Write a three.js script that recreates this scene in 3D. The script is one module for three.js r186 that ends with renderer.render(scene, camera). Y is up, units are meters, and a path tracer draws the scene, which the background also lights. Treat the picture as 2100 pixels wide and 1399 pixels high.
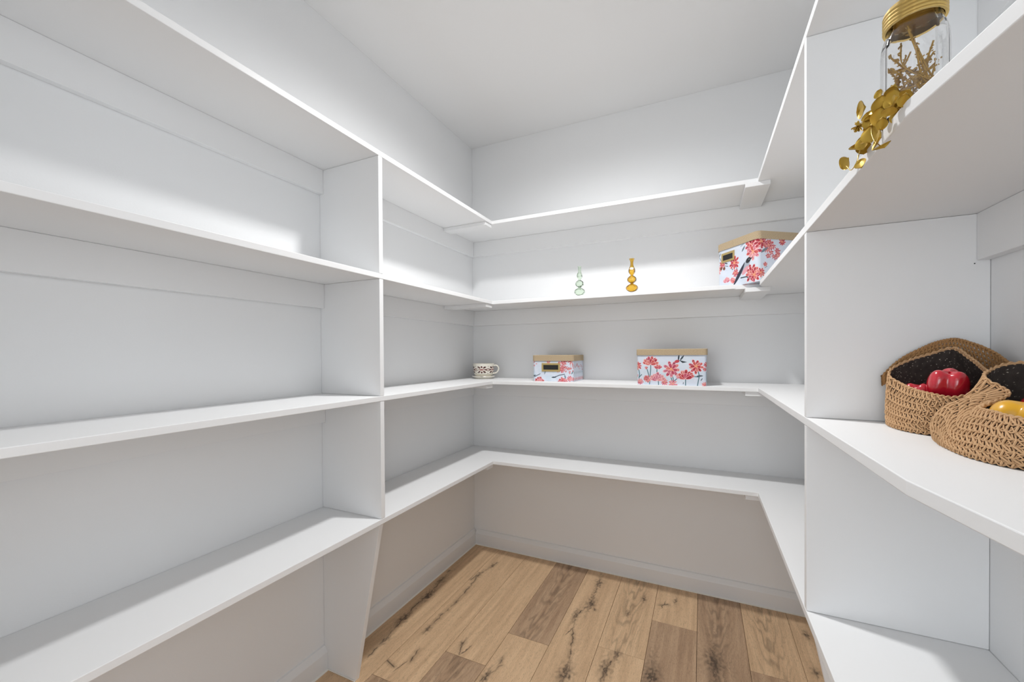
import * as THREE from 'three';
import { RoundedBoxGeometry } from 'three/addons/geometries/RoundedBoxGeometry.js';
import { mergeGeometries, toCreasedNormals } from 'three/addons/utils/BufferGeometryUtils.js';
import { RectAreaLightUniformsLib } from 'three/addons/lights/RectAreaLightUniformsLib.js';
import { createNoise2D, createNoise3D } from 'simplex-noise';

// ---------------------------------------------------------------- camera, light, exposure
const scene = new THREE.Scene();
scene.background = new THREE.Color(0x000000);
const renderer = new THREE.WebGLRenderer({ antialias: true });
renderer.toneMapping = THREE.LinearToneMapping;
renderer.toneMappingExposure = 1.03;
renderer.shadowMap.enabled = true;
renderer.shadowMap.type = THREE.PCFSoftShadowMap;
RectAreaLightUniformsLib.init();

const camera = new THREE.PerspectiveCamera(2 * Math.atan(699.5 / 833.67) * 180 / Math.PI, 2100 / 1399, 0.02, 30);
camera.position.set(0.994, 1.1683, 1.8945);
camera.rotation.set(-0.0084, 0.4358, -0.0062, 'YXZ');
camera.setViewOffset(2100, 1399, 0, -32.9, 2100, 1399);   // vertical lens shift

const LAMP = { x: 0.567, z: 0.64, r: 0.048, power: 4.15, cone: 84, beam: 1.45 };     // recessed downlight of the pantry
const FILL_PANELS = [     // added fill lights, unseen behind the camera, built like windows in two hall walls
  { x: 0.4, y: 1.3, z: 4.3, w: 1.6, h: 1.7, turn: 0, power: 2.25 },
  { x: 2.15, y: 1.3, z: 3.1, w: 1.6, h: 1.8, turn: Math.PI / 2, power: 1.65 }];
const PAINT = [0.912, 0.918, 0.924];

// ---------------------------------------------------------------- helpers
let seed = 20240607;
const rnd = () => { seed |= 0; seed = seed + 0x6D2B79F5 | 0; let t = Math.imul(seed ^ seed >>> 15, 1 | seed); t = t + Math.imul(t ^ t >>> 7, 61 | t) ^ t; return ((t ^ t >>> 14) >>> 0) / 4294967296; };
const rr = (a, b) => a + (b - a) * rnd();
const n2 = createNoise2D(rnd), n3 = createNoise3D(rnd);
const V = (x, y, z) => new THREE.Vector3(x, y, z);
const lerp = (a, b, t) => a + (b - a) * t, clamp = (x, a = 0, b = 1) => Math.min(b, Math.max(a, x));
const sm = (a, b, x) => { const t = clamp((x - a) / (b - a)); return t * t * (3 - 2 * t); };
const names = new Map();
function numbered(n) { const k = names.get(n) ?? 0; names.set(n, k + 1); return k ? n + '_' + String(k).padStart(3, '0') : n; }
function obj(name, geo, mat, parent = scene) {
  const m = new THREE.Mesh(Array.isArray(geo) ? mergeGeometries(geo.map((g) => { const h = g.index ? g.toNonIndexed() : g; for (const k of Object.keys(h.attributes)) if (!['position', 'normal', 'uv'].includes(k)) h.deleteAttribute(k); return h; })) : geo, mat);
  m.name = parent === scene ? numbered(name) : name; m.castShadow = m.receiveShadow = true; parent.add(m); return m;
}
function thing(name, label, category, pos = [0, 0, 0], turn = 0, group) {
  const o = new THREE.Group(); o.name = numbered(name); scene.add(o); o.position.set(...pos); o.rotation.y = turn;
  o.userData = { label, category }; if (group) o.userData.group = group; return o;
}
function tag(o, label, category, group) { o.userData.label = label; o.userData.category = category; if (group) o.userData.group = group; return o; }
function struct(name, pos = [0, 0, 0]) { const o = new THREE.Group(); o.name = name; o.userData.kind = 'structure'; o.position.set(...pos); scene.add(o); return o; }
function structMesh(name, geo, mat) { const m = obj(name, geo, mat); m.name = name; m.userData.kind = 'structure'; return m; }
const bx = (x0, x1, y0, y1, z0, z1, r = 0.0012) => { const g = new RoundedBoxGeometry(x1 - x0, y1 - y0, z1 - z0, 1, Math.min(r, (x1 - x0) / 2.1, (y1 - y0) / 2.1, (z1 - z0) / 2.1)); g.translate((x0 + x1) / 2, (y0 + y1) / 2, (z0 + z1) / 2); return g; };
// a horizontal board cut to an outline of [x, z] points, its top at y
function board(pts, y, t, bev = 0.0013) {
  const s = new THREE.Shape(pts.map(([x, z]) => new THREE.Vector2(x, -z)));
  const g = new THREE.ExtrudeGeometry(s, { depth: t - 2 * bev, bevelThickness: bev, bevelSize: bev, bevelOffset: -bev, bevelSegments: 2 });
  g.rotateX(-Math.PI / 2); g.translate(0, y - t + bev, 0); return g;
}
// a profile of [a, y] points swept straight along an axis
function sweep(profile, from, to, axis, flip = 1, at = 0) {
  const s = new THREE.Shape(profile.map(([a, y]) => new THREE.Vector2(a, y)));
  const g = new THREE.ExtrudeGeometry(s, { depth: to - from, bevelEnabled: false });
  // shape in x/y, extruded along +z
  if (axis === 'z') { g.scale(flip, 1, 1); g.translate(at, 0, from); if (flip < 0) turnFaces(g); }
  else { g.rotateY(-Math.PI / 2); g.translate(0, 0, 0); g.scale(-1, 1, flip); g.translate(from, 0, at); if (flip > 0) turnFaces(g); }
  g.computeVertexNormals(); return g;
}
function turnFaces(g) {
  const h = g.index ? g.index.array : null;
  if (h) { for (let i = 0; i < h.length; i += 3) { const t = h[i]; h[i] = h[i + 1]; h[i + 1] = t; } return; }
  for (const k of Object.keys(g.attributes)) { const a = g.attributes[k], n = a.itemSize, b = a.array; for (let i = 0; i < a.count; i += 3) for (let c = 0; c < n; c++) { const t = b[i * n + c]; b[i * n + c] = b[(i + 1) * n + c]; b[(i + 1) * n + c] = t; } }
}
function lin(hex) { return new THREE.Color(hex); }
function std(color, roughness = 0.5, extra = {}) { return new THREE.MeshStandardMaterial({ color: Array.isArray(color) ? new THREE.Color().setRGB(...color) : new THREE.Color(color), roughness, ...extra }); }
function phys(color, roughness = 0.5, extra = {}) { return new THREE.MeshPhysicalMaterial({ color: Array.isArray(color) ? new THREE.Color().setRGB(...color) : new THREE.Color(color), roughness, ...extra }); }
function dataTex(w, h, fn, srgb = true) {
  const d = new Uint8Array(w * h * 4);
  for (let y = 0; y < h; y++) for (let x = 0; x < w; x++) { const c = fn(x, y), o = (y * w + x) * 4; d[o] = clamp(c[0], 0, 255); d[o + 1] = clamp(c[1], 0, 255); d[o + 2] = clamp(c[2], 0, 255); d[o + 3] = c[3] ?? 255; }
  const t = new THREE.DataTexture(d, w, h, THREE.RGBAFormat); t.magFilter = THREE.LinearFilter; t.minFilter = THREE.LinearMipmapLinearFilter; t.generateMipmaps = true;
  t.wrapS = t.wrapT = THREE.RepeatWrapping; if (srgb) t.colorSpace = THREE.SRGBColorSpace; t.needsUpdate = true; return t;
}
function tube(pts, r, seg = 24, rad = 5, closed = false) { return new THREE.TubeGeometry(new THREE.CatmullRomCurve3(pts, closed), seg, r, rad, closed); }

// ---------------------------------------------------------------- materials of the room
const rollerBump = dataTex(256, 256, (x, y) => { const v = 128 + 60 * n2(x / 6, y / 6) + 40 * n2(x / 2.5 + 90, y / 2.5); return [v, v, v]; }, false);
rollerBump.repeat.set(9, 9);
const wallPaint = std(PAINT, 0.62, { bumpMap: rollerBump, bumpScale: 0.00012 });
const ceilingPaint = std([0.91, 0.91, 0.91], 0.8);
const shelfPaint = std([0.914, 0.919, 0.924], 0.5);
const trimPaint = std([0.88, 0.885, 0.89], 0.42);
const sealantMat = std([0.93, 0.90, 0.83], 0.5);

// ---------------------------------------------------------------- measures of the room (metres)
const XL = -0.284, XR = 1.486, ZB = -0.283, ZF = 2.05, CEIL = 2.429, T = 0.0175;
const DL0 = 0.8076, DL1 = 0.8262, DR0 = 0.8065, DR1 = 0.8251;     // the upright panels, left and right
const W = 1.2, LEVELS = [1.8647, 1.4452, 1.0252, 0.6028];          // shelf fronts, shelf tops
const DOOR = [0.36, 1.45, 2.10];

// ---------------------------------------------------------------- setting: walls, ceiling, hall beyond the doorway
structMesh('wall_left', bx(XL - 0.1, XL, 0, CEIL, ZB - 0.1, ZF + 0.1, 0.001), wallPaint);
structMesh('wall_back', bx(XL, XR, 0, CEIL, ZB - 0.1, ZB, 0.001), wallPaint);
structMesh('wall_right', bx(XR, XR + 0.1, 0, CEIL, ZB - 0.1, ZF + 0.1, 0.001), wallPaint);
structMesh('wall_front', [bx(XL, DOOR[0], 0, CEIL, ZF, ZF + 0.1, 0.001), bx(DOOR[1], XR, 0, CEIL, ZF, ZF + 0.1, 0.001), bx(DOOR[0], DOOR[1], DOOR[2], CEIL, ZF, ZF + 0.1, 0.001)], wallPaint);
structMesh('ceiling', bx(XL - 0.1, XR + 0.1, CEIL, CEIL + 0.1, ZB - 0.1, ZF + 0.1, 0.001), ceilingPaint);
structMesh('wall_hall', [bx(-0.75, -0.65, 0, CEIL, ZF + 0.1, 4.3, 0.001), bx(2.15, 2.25, 0, CEIL, ZF + 0.1, 4.3, 0.001), bx(-0.75, 2.25, 0, CEIL, 4.3, 4.4, 0.001), bx(-0.75, XL - 0.1, 0, CEIL, ZF, ZF + 0.1, 0.001), bx(XR + 0.1, 2.25, 0, CEIL, ZF, ZF + 0.1, 0.001)], wallPaint);
structMesh('ceiling_hall', bx(-0.75, 2.25, CEIL, CEIL + 0.1, ZF + 0.1, 4.4, 0.001), ceilingPaint);

// ---------------------------------------------------------------- lamps: a glowing disc and a light of its size just below it
function ceilingLight(p, label) {
  const o = thing('ceiling_light', label, 'ceiling light', [p.x, CEIL, p.z]);
  const r = p.r, ring = new THREE.LatheGeometry([[0, -0.0004], [r + 0.016, -0.0004], [r + 0.016, -0.003], [r + 0.013, -0.006], [r + 0.001, -0.006], [r + 0.001, -0.002], [0, -0.002]].map(([a, b]) => new THREE.Vector2(a, b)), 48);
  obj('trim_ring', toCreasedNormals(ring, 0.6), std([0.85, 0.85, 0.85], 0.4), o);
  const d = new THREE.LatheGeometry([[0, -0.0022], [r, -0.0022], [r, -0.006], [r * 0.8, -0.013], [r * 0.45, -0.017], [0, -0.0185]].map(([a, b]) => new THREE.Vector2(a, b)), 40);
  obj('diffuser', d, std([0.9, 0.9, 0.9], 0.5, { emissive: new THREE.Color(1, 0.99, 0.97), emissiveIntensity: 5 }), o);
  if (p.cone) {
    for (const [power, cone, name] of [[p.power, p.cone, 'downlight_spill'], [p.beam, 54, 'downlight_beam']]) {     // a reflector lamp: wide spill and a narrower beam
      const l = new THREE.SpotLight(new THREE.Color(1.0, 1.0, 0.995), power, 0, cone * Math.PI / 180, 1, 2);
      l.position.set(p.x, CEIL - 0.0205 - p.r * 0.6, p.z); l.target.position.set(p.x, 0, p.z); l.shadow.radius = p.r * 0.9 / 0.02; l.shadow.mapSize.set(2048, 2048); l.castShadow = true; l.name = name; scene.add(l, l.target);
    }
  } else {
    const side = r * Math.sqrt(Math.PI), l = new THREE.RectAreaLight(new THREE.Color(1, 0.985, 0.965), p.power, side, side);
    l.position.set(p.x, CEIL - 0.024, p.z); l.lookAt(p.x, 0, p.z); l.castShadow = true; l.name = 'room_light'; scene.add(l);
  }
}
ceilingLight(LAMP, 'small round recessed downlight in the white ceiling of the pantry');
FILL_PANELS.forEach((p, i) => {  // unseen frames, glowing panes and area lights, added to fill the pantry
  const o = struct('added_fill_panel_' + (i + 1), [p.x, p.y, p.z]), a = p.w / 2, b = p.h / 2; o.rotation.y = p.turn;
  obj('added_panel_frame', [bx(-a - 0.06, a + 0.06, b, b + 0.06, -0.05, 0), bx(-a - 0.06, a + 0.06, -b - 0.06, -b, -0.05, 0), bx(-a - 0.06, -a, -b, b, -0.05, 0), bx(a, a + 0.06, -b, b, -0.05, 0)], trimPaint, o);
  obj('added_glow_pane', bx(-a, a, -b, b, -0.012, -0.002), std([0.9, 0.9, 0.9], 0.4, { emissive: new THREE.Color(0.97, 0.985, 1), emissiveIntensity: 0.3 }), o);
  const l = new THREE.RectAreaLight(new THREE.Color(0.94, 0.998, 1.055), p.power, p.w, p.h), n = V(-Math.sin(p.turn), 0, -Math.cos(p.turn));
  l.position.set(p.x, p.y, p.z).addScaledVector(n, 0.02); l.lookAt(l.position.clone().add(n)); l.castShadow = true; l.name = 'added_fill_light'; scene.add(l);
});

// ---------------------------------------------------------------- floor: oak boards, each a board of its own
const floor = struct('floor');
obj('subfloor', bx(-0.75, 2.25, -0.06, -0.0125, ZB - 0.1, 4.4, 0.001), std([0.05, 0.035, 0.025], 0.9), floor);
// marks: [x, z, size, kind] on the floor: k knot, c crack running along the board
const MARKS = [[-0.202, 0.477, 0.020, 'K'], [-0.208, 0.297, 0.022, 'K'], [-0.226, 0.156, 0.018, 'k'], [-0.18, 0.62, 0.014, 'k'],
  [-0.077, 0.038, 0.016, 'k'], [-0.052, -0.081, 0.013, 'k'], [-0.055, 0.283, 0.008, 'k'], [-0.063, 0.488, 0.013, 'k'], [-0.03, 0.70, 0.004, 'c'],
  [0.118, 0.498, 0.011, 'k'], [0.15, 0.53, 0.004, 'c'], [0.285, 0.611, 0.014, 'K'], [0.30, 0.52, 0.008, 'k'],
  [0.52, -0.152, 0.020, 'k'], [0.524, 0.028, 0.020, 'K'], [0.483, 0.144, 0.016, 'k'], [0.542, 0.486, 0.026, 'K'], [0.49, 0.25, 0.004, 'c'],
  [0.694, 0.301, 0.017, 'k'], [0.668, 0.399, 0.020, 'K'], [0.744, -0.105, 0.011, 'k'], [0.694, 0.033, 0.009, 'k'],
  [0.828, 0.37, 0.032, 'K'], [0.832, -0.099, 0.008, 'c'], [0.881, -0.15, 0.009, 'k'], [1.036, 0.199, 0.034, 'K'], [1.385, -0.125, 0.013, 'k'], [1.368, 0.097, 0.013, 'k']];
// long splits in the boards: polylines of [x, z]
const SPLITS = [[[-0.045, -0.12], [-0.052, -0.081], [-0.076, 0.03], [-0.062, 0.15], [-0.055, 0.283], [-0.064, 0.40], [-0.063, 0.488]], [[-0.24, 0.06], [-0.222, 0.17], [-0.208, 0.297], [-0.216, 0.38], [-0.202, 0.477], [-0.188, 0.60], [-0.175, 0.72]], [[-0.076, 0.03], [-0.092, 0.09]],
  [[0.513, -0.21], [0.522, -0.1], [0.524, 0.028], [0.50, 0.10], [0.483, 0.144], [0.503, 0.25], [0.532, 0.38], [0.542, 0.486]], [[0.118, 0.498], [0.138, 0.56]], [[0.272, 0.66], [0.285, 0.611], [0.312, 0.54]], [[0.70, 0.293], [0.694, 0.301], [0.684, 0.35], [0.668, 0.399], [0.664, 0.47]], [[-0.092, 0.70], [-0.048, 0.715]], [[-0.022, 0.60], [-0.012, 0.67]], [[0.815, -0.085], [0.85, -0.11]], [[1.03, 0.14], [1.036, 0.2], [1.03, 0.27]], [[0.524, 0.028], [0.555, 0.075]]].map((l) => l.map(([x, z]) => [x, z]));
const FLOOR_TONE = [1.43, 1.46, 1.47];
function plankTexture(x0, z0, len, tone, seedK, marks, cathedral) {
  const w = 160, h = Math.round(len * 800), wid = 0.179;
  const a = tone < 0 ? [136, 111, 89] : [158, 131, 104], b = tone < 0 ? [115, 92, 73] : [140, 114, 89];
  const pale = tone < 0 ? [154, 130, 107] : [173, 147, 119];
  return dataTex(w, h, (px, py) => {
    let x = px / w * wid, z = py / h * len;
    let dk = 0, warp = 0;
    for (const [mx, mz, s, kind] of marks) {
      const wob = n2(px * 0.06 + seedK, py * 0.05) * s * 0.5;
      const dx = x - (mx - x0) + wob, dz = z - (mz - z0) + wob * 0.8, e = Math.hypot(dx / (s * 0.72), dz / (s * 1.7));
      if (Math.abs(dz) > s * 14) continue;
      warp += Math.sign(dx) * s * 0.9 * Math.exp(-Math.pow(dz / (s * 4), 2)) * Math.exp(-Math.abs(dx) / (s * 2));
      if (kind === 'c') { const cx = dx + 0.25 * dz; dk += 0.75 * Math.exp(-Math.pow(cx / 0.0022, 2)) * Math.exp(-Math.pow(dz / 0.03, 4)); continue; }
      const core = sm(0.62, 0.32, e + 0.2 * n2(px * 0.2, py * 0.16 + seedK));
      const halo = Math.exp(-e * e * 0.55) * 0.40;
      const tail = Math.exp(-Math.pow((dx + 0.12 * Math.sin(dz * 40 + seedK) * s) / (s * 0.3), 2)) * Math.exp(-Math.abs(dz) / (s * 3.4)) * 0.6;
      dk += (kind === 'K' ? 1 : 0.8) * Math.max(core * (0.55 + 0.45 * Math.abs(n2(px * 0.35, py * 0.3))), halo + tail * (0.55 + 0.45 * n2(px * 0.1 + 7, py * 0.03)));
    }
    const wx = x + x0 + 0.004 * n2(z * 30, seedK) + 0.0015 * n2(z * 110, seedK + 4), wz = z + z0;
    if (marks.length) for (const l of SPLITS) for (let i = 0; i + 1 < l.length; i++) {
      const [ax, az] = l[i], [bx_, bz] = l[i + 1]; if (wz < Math.min(az, bz) - 0.01 || wz > Math.max(az, bz) + 0.01 || wx < Math.min(ax, bx_) - 0.03 || wx > Math.max(ax, bx_) + 0.03) continue;
      const t = clamp(((wx - ax) * (bx_ - ax) + (wz - az) * (bz - az)) / ((bx_ - ax) ** 2 + (bz - az) ** 2)), d = Math.hypot(wx - ax - t * (bx_ - ax), wz - az - t * (bz - az)), gap = 0.55 + 0.45 * n2(wz * 22, seedK * 2 + ax * 50);
      dk = Math.max(dk, gap * (0.75 * Math.exp(-Math.pow(d / 0.0021, 2)) + 0.26 * Math.exp(-Math.pow(d / 0.012, 2))));
    }
    const gx = x + warp;
    const fine = n2(gx * 900 + seedK, z * 16), mid = n2(gx * 260 + seedK * 3, z * 5), broad = n2(gx * 38 + seedK * 7, z * 2.2), pore = n2(gx * 1500, z * 40 + seedK);
    let ring = 0;
    if (cathedral) { const q = Math.pow((gx - wid * (0.42 + 0.1 * n2(z * 1.5, seedK))) / 0.03, 2) * 0.6 + z * 9 + 0.5 * n2(gx * 40, z * 6); ring = Math.sin(q * 5.5) * 0.5 + 0.5; ring = Math.pow(ring, 2.2) * Math.exp(-Math.pow((gx - wid * 0.45) / 0.05, 2)); }
    const t = clamp(0.5 + 0.22 * mid + 0.16 * fine + 0.4 * broad), p = clamp(0.35 + 0.5 * n2(gx * 22 - seedK, z * 1.3) + 0.25 * fine);
    const line = pore > 0.62 ? 0.12 : 0;
    return [0, 1, 2].map((c) => { let v = lerp(b[c], a[c], t); v = lerp(v, pale[c], p * 0.45); v *= 1 - 0.17 * ring - line; v = Math.min(238, v * FLOOR_TONE[c]); const dark = [62, 50, 40][c]; return lerp(v, dark, clamp(dk, 0, 0.93)); });
  });
}
const PITCH = 0.179, ROW0 = -0.2775;
// joints seen in the photograph, row by row; boards are 1.22 m long
const JOINT = [0.96, 0.775, 0.568, 0.371, 0.93, 0.2925, 0.037, 0.88, 0.1855, 0.62];
const TONES = [[1, -1], [1, -1], [1, -1], [-1, 1], [1, 1], [1, 1], [1, -1], [-1, 1], [1, -1], [1, 1]];
const CATH = [[0, 0], [0, 1], [0, 1], [1, 0], [0, 1], [1, 0], [0, 0], [1, 0], [1, 0], [0, 0]];
for (let k = 0; k < 10; k++) {
  const x0 = ROW0 + k * PITCH + 0.0006, x1 = Math.min(ROW0 + (k + 1) * PITCH - 0.0006, XR - 0.003);
  const cuts = [ZB + 0.003]; for (let z = JOINT[k] - 1.22; z < ZF + 0.1; z += 1.22) if (z > ZB + 0.05) cuts.push(z); cuts.push(ZF + 0.1);
  for (let i = 0; i + 1 < cuts.length; i++) {
    const z0 = cuts[i] + (i ? 0.0006 : 0), z1 = cuts[i + 1] - 0.0006, len = z1 - z0;
    const g = bx(x0, x1, -0.012, 0, z0, z1, 0.0009), p = g.attributes.position, uv = g.attributes.uv;
    for (let j = 0; j < p.count; j++) uv.setXY(j, (p.getX(j) - x0) / PITCH, (p.getZ(j) - z0) / len);
    const seen = z0 < 0.85, tex = plankTexture(x0, z0, len, TONES[k][i ? 1 : 0], k * 13.7 + i * 5.1, seen ? MARKS.filter(([mx, mz]) => mx > x0 - 0.01 && mx < x1 + 0.01 && mz > z0 && mz < z1) : [], CATH[k][i ? 1 : 0]);
    obj('plank', g, std([1, 1, 1], 0.55, { map: tex }), floor);
  }
}
obj('hall_boards', bx(-0.75, 2.25, -0.012, 0, ZF + 0.101, 4.3, 0.001), std([0.30, 0.21, 0.135], 0.55), floor);

// ---------------------------------------------------------------- baseboards with a sloped top and a pale bead of sealant
const BP = [[0, 0.002], [0.0185, 0.002], [0.0185, 0.066], [0.0165, 0.070], [0.006, 0.087], [0, 0.0887]];
const SP = [[0.0175, 0.0003], [0.0245, 0.0003], [0.0232, 0.0014], [0.0200, 0.0034], [0.0175, 0.0040]];
function baseboard(name, runs, axis, flip, at) {
  const o = struct(name);
  for (const [a, b] of runs) { obj('board', sweep(BP, a, b, axis, flip, at), trimPaint, o); obj('sealant', sweep(SP, a, b, axis, flip, at), sealantMat, o); }
}
baseboard('baseboard_left', [[ZB + 0.0005, DL0 - 0.0005], [DL1 + 0.0005, ZF]], 'z', 1, XL);
baseboard('baseboard_right', [[ZB + 0.0005, DR0 - 0.0005], [DR1 + 0.0005, ZF]], 'z', -1, XR);
baseboard('baseboard_back', [[XL + 0.0185, XR - 0.0185]], 'x', 1, ZB);

// ---------------------------------------------------------------- shelves: one U-shaped painted board per level with its battens
const LZ = ZF - 0.004;
const outline = (notch) => [[XL + 0.0005, LZ], [XL + 0.0005, ZB + 0.0005], [XR - 0.0005, ZB + 0.0005], [XR - 0.0005, LZ - 0.16], [1.288, LZ - 0.16], [W, 1.301],
  ...(notch ? [[W, 0.058], [1.222, -0.02], [1.112, -0.02], [1.12, 0]] : [[W, 0]]), [0, 0], [0, LZ]];
const SHELF_LABELS = ['topmost white U-shaped shelf running round three walls under the ceiling', 'second white U-shaped shelf from the top, carrying the glass vases and the gold-lidded jar',
  'white U-shaped shelf at eye level carrying the mug, two floral boxes and woven bags', 'lowest white U-shaped shelf, empty, above the oak floor'];
const CT = 0.0195, CH = 0.0885;
LEVELS.forEach((h, i) => {
  const o = thing('wall_shelf', SHELF_LABELS[i], 'shelf');
  obj('shelf_board', board(outline(i === 1), h, T), shelfPaint, o);
  const y1 = h - T - 0.0002, y0 = y1 - CH, xa = XL + 0.0003, xb = XR - 0.0003;
  obj('batten', bx(xa, xa + CT, y0, y1, ZB + CT + 0.0006, DL0 - 0.0004), shelfPaint, o);
  obj('batten', bx(xa, xa + CT, y0, y1, DL1 + 0.0004, LZ), shelfPaint, o);
  obj('batten', bx(xa, xb, y0, y1, ZB + 0.0003, ZB + CT), shelfPaint, o);
  obj('batten', bx(xb - CT, xb, y0, y1, ZB + CT + 0.0006, DR0 - 0.0004), shelfPaint, o);
  obj('batten', bx(xb - CT, xb, y0, y1, DR1 + 0.0004, LZ - 0.17), shelfPaint, o);
  obj('support_strip', bx(XL + CT + 0.001, -0.006, y1 - T, y1, -0.008, 0.058), shelfPaint, o);
  obj('support_strip', bx(1.156, 1.2425, y1 - T, y1, ZB + CT + 0.001, i < 2 ? 0.012 : -0.006), shelfPaint, o);
});
function upright(label, side, z0, z1, group) {
  const o = thing('upright_panel', label, 'shelf divider'), wall = side < 0 ? XL + 0.0005 : XR - 0.0005, front = side < 0 ? -0.0006 : W + 0.0006, e = 0.0004;
  const span = side < 0 ? [wall, front] : [front, wall];
  for (let i = 0; i < 3; i++) obj('panel', bx(...span, LEVELS[i + 1] + e, LEVELS[i] - T - e, z0, z1), shelfPaint, o);
  const f = side < 0 ? -0.008 : W + 0.008, foot = side < 0 ? -0.1286 : W + 0.1286, top = LEVELS[3] - T - e;
  const s = new THREE.Shape([[wall, 0.0006], [foot, 0.0006], [f, top], [wall, top]].map(([x, y]) => new THREE.Vector2(x, y)));
  const g = new THREE.ExtrudeGeometry(s, { depth: z1 - z0 - 0.0024, bevelThickness: 0.0012, bevelSize: 0.0012, bevelOffset: -0.0012, bevelSegments: 1 }); g.translate(0, 0, z0 + 0.0012);
  obj('tapered_leg', g, shelfPaint, o);
  const sp = [[wall, foot].sort((a, b) => a - b)].flat();
  obj('sealant', bx(sp[0] + (side < 0 ? 0.019 : 0), sp[1] - (side < 0 ? 0 : 0.019), 0.0003, 0.0036, z1, z1 + 0.0042, 0.0012), sealantMat, o);
  return o;
}
upright('white upright shelf divider on the left wall, its leg tapering to the floor', -1, DL0, DL1);
const rightUp = upright('white upright shelf divider on the right wall, behind the woven bags', 1, DR0, DR1);
const hole = new THREE.CylinderGeometry(0.0011, 0.0011, 0.0006, 10); hole.rotateX(Math.PI / 2); hole.translate(1.4635, 1.3335, DR1 + 0.0002);
obj('screw_hole', hole, std([0.03, 0.03, 0.03], 0.6), rightUp);  // dark disc stands in for the shade inside a small screw hole

// ---------------------------------------------------------------- printed paper of the storage boxes
const S2 = LEVELS[1], S3 = LEVELS[2];
function canvas(w, h) { const c = document.createElement('canvas'); c.width = w; c.height = h; return [c, c.getContext('2d')]; }
function canvasTex(c) { const t = new THREE.CanvasTexture(c); t.colorSpace = THREE.SRGBColorSpace; t.magFilter = THREE.LinearFilter; t.wrapS = t.wrapT = THREE.RepeatWrapping; t.anisotropy = 8; return t; }
function washPaper(g, w, h) {
  g.fillStyle = '#d9e1ee'; g.fillRect(0, 0, w, h);
  for (let i = 0; i < 90; i++) { g.globalAlpha = rr(0.06, 0.2); g.fillStyle = ['#bcd0e2', '#eef1f8', '#c6d9e6', '#e6e4f0'][i % 4]; g.beginPath(); g.ellipse(rr(0, w), rr(0, h), rr(12, 80), rr(10, 50), rr(0, 3), 0, 7); g.fill(); }
  g.globalAlpha = 1;
}
function petal(g, len, wid, fill, vein) {
  g.beginPath(); g.moveTo(0, 0); g.bezierCurveTo(wid * 0.7, -len * 0.25, wid * 1.25, -len * 0.95, 0, -len); g.bezierCurveTo(-wid * 1.25, -len * 0.95, -wid * 0.7, -len * 0.25, 0, 0); g.fillStyle = fill; g.fill();
  g.strokeStyle = '#f3c4c4'; g.lineWidth = Math.max(1, len * 0.05); g.stroke();
  g.strokeStyle = vein; g.lineWidth = Math.max(1, len * 0.07); for (const k of [-0.3, 0.3]) { g.beginPath(); g.moveTo(0, -len * 0.2); g.quadraticCurveTo(wid * k, -len * 0.5, wid * k, -len * 0.85); g.stroke(); }
}
const REDS = [['#d8434d', '#8c1f30'], ['#e06a62', '#a02a3a'], ['#d5566e', '#8f2440'], ['#ef9a8c', '#b3404a'], ['#c93546', '#7c1a2c']], PINKS = [['#e59aa8', '#b85068'], ['#dd7f93', '#a03a58'], ['#f0b4b4', '#c4606c']];
function flower(g, x, y, r, opt = {}) {
  const { fan = 0, pal = REDS, eye = '#f0a878', n = 9 } = opt; g.save(); g.translate(x, y);
  for (const [k, s] of [[n, 1], [Math.max(4, n - 3), 0.7]]) for (let i = 0; i < k; i++) {
    g.save(); const a = fan ? lerp(-fan, fan, k > 1 ? i / (k - 1) : 0.5) : i / k * Math.PI * 2 + s; g.rotate(a + rr(-0.12, 0.12));
    const [f, v] = pal[Math.floor(rnd() * pal.length)]; petal(g, r * s * rr(0.88, 1.08), r * 0.24, f, v); g.restore();
  }
  if (!fan) { g.fillStyle = eye; for (let i = 0; i < 14; i++) { g.beginPath(); g.arc(rr(-1, 1) * r * 0.18, rr(-1, 1) * r * 0.2, r * 0.06, 0, 7); g.fill(); } }
  g.restore();
}
function stem(g, pts, w = 5, col = '#46707a') { g.strokeStyle = col; g.lineWidth = w; g.lineCap = 'round'; g.beginPath(); g.moveTo(...pts[0]); for (let i = 1; i < pts.length; i++) g.lineTo(...pts[i]); g.stroke(); }
function leafPrint(g, x, y, len, ang, col = '#4f6470') { g.save(); g.translate(x, y); g.rotate(ang); g.fillStyle = col; g.beginPath(); g.moveTo(0, 0); g.quadraticCurveTo(len * 0.4, -len * 0.28, len, 0); g.quadraticCurveTo(len * 0.45, len * 0.22, 0, 0); g.fill(); g.restore(); }
function cluster(g, x, y, r, n = 12, pal = REDS) { for (let i = 0; i < n; i++) flower(g, x + rr(-r, r), y + rr(-r, r) * 0.8, r * rr(0.24, 0.42), { n: 5, pal, eye: '#f3c9b8' }); }
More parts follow.
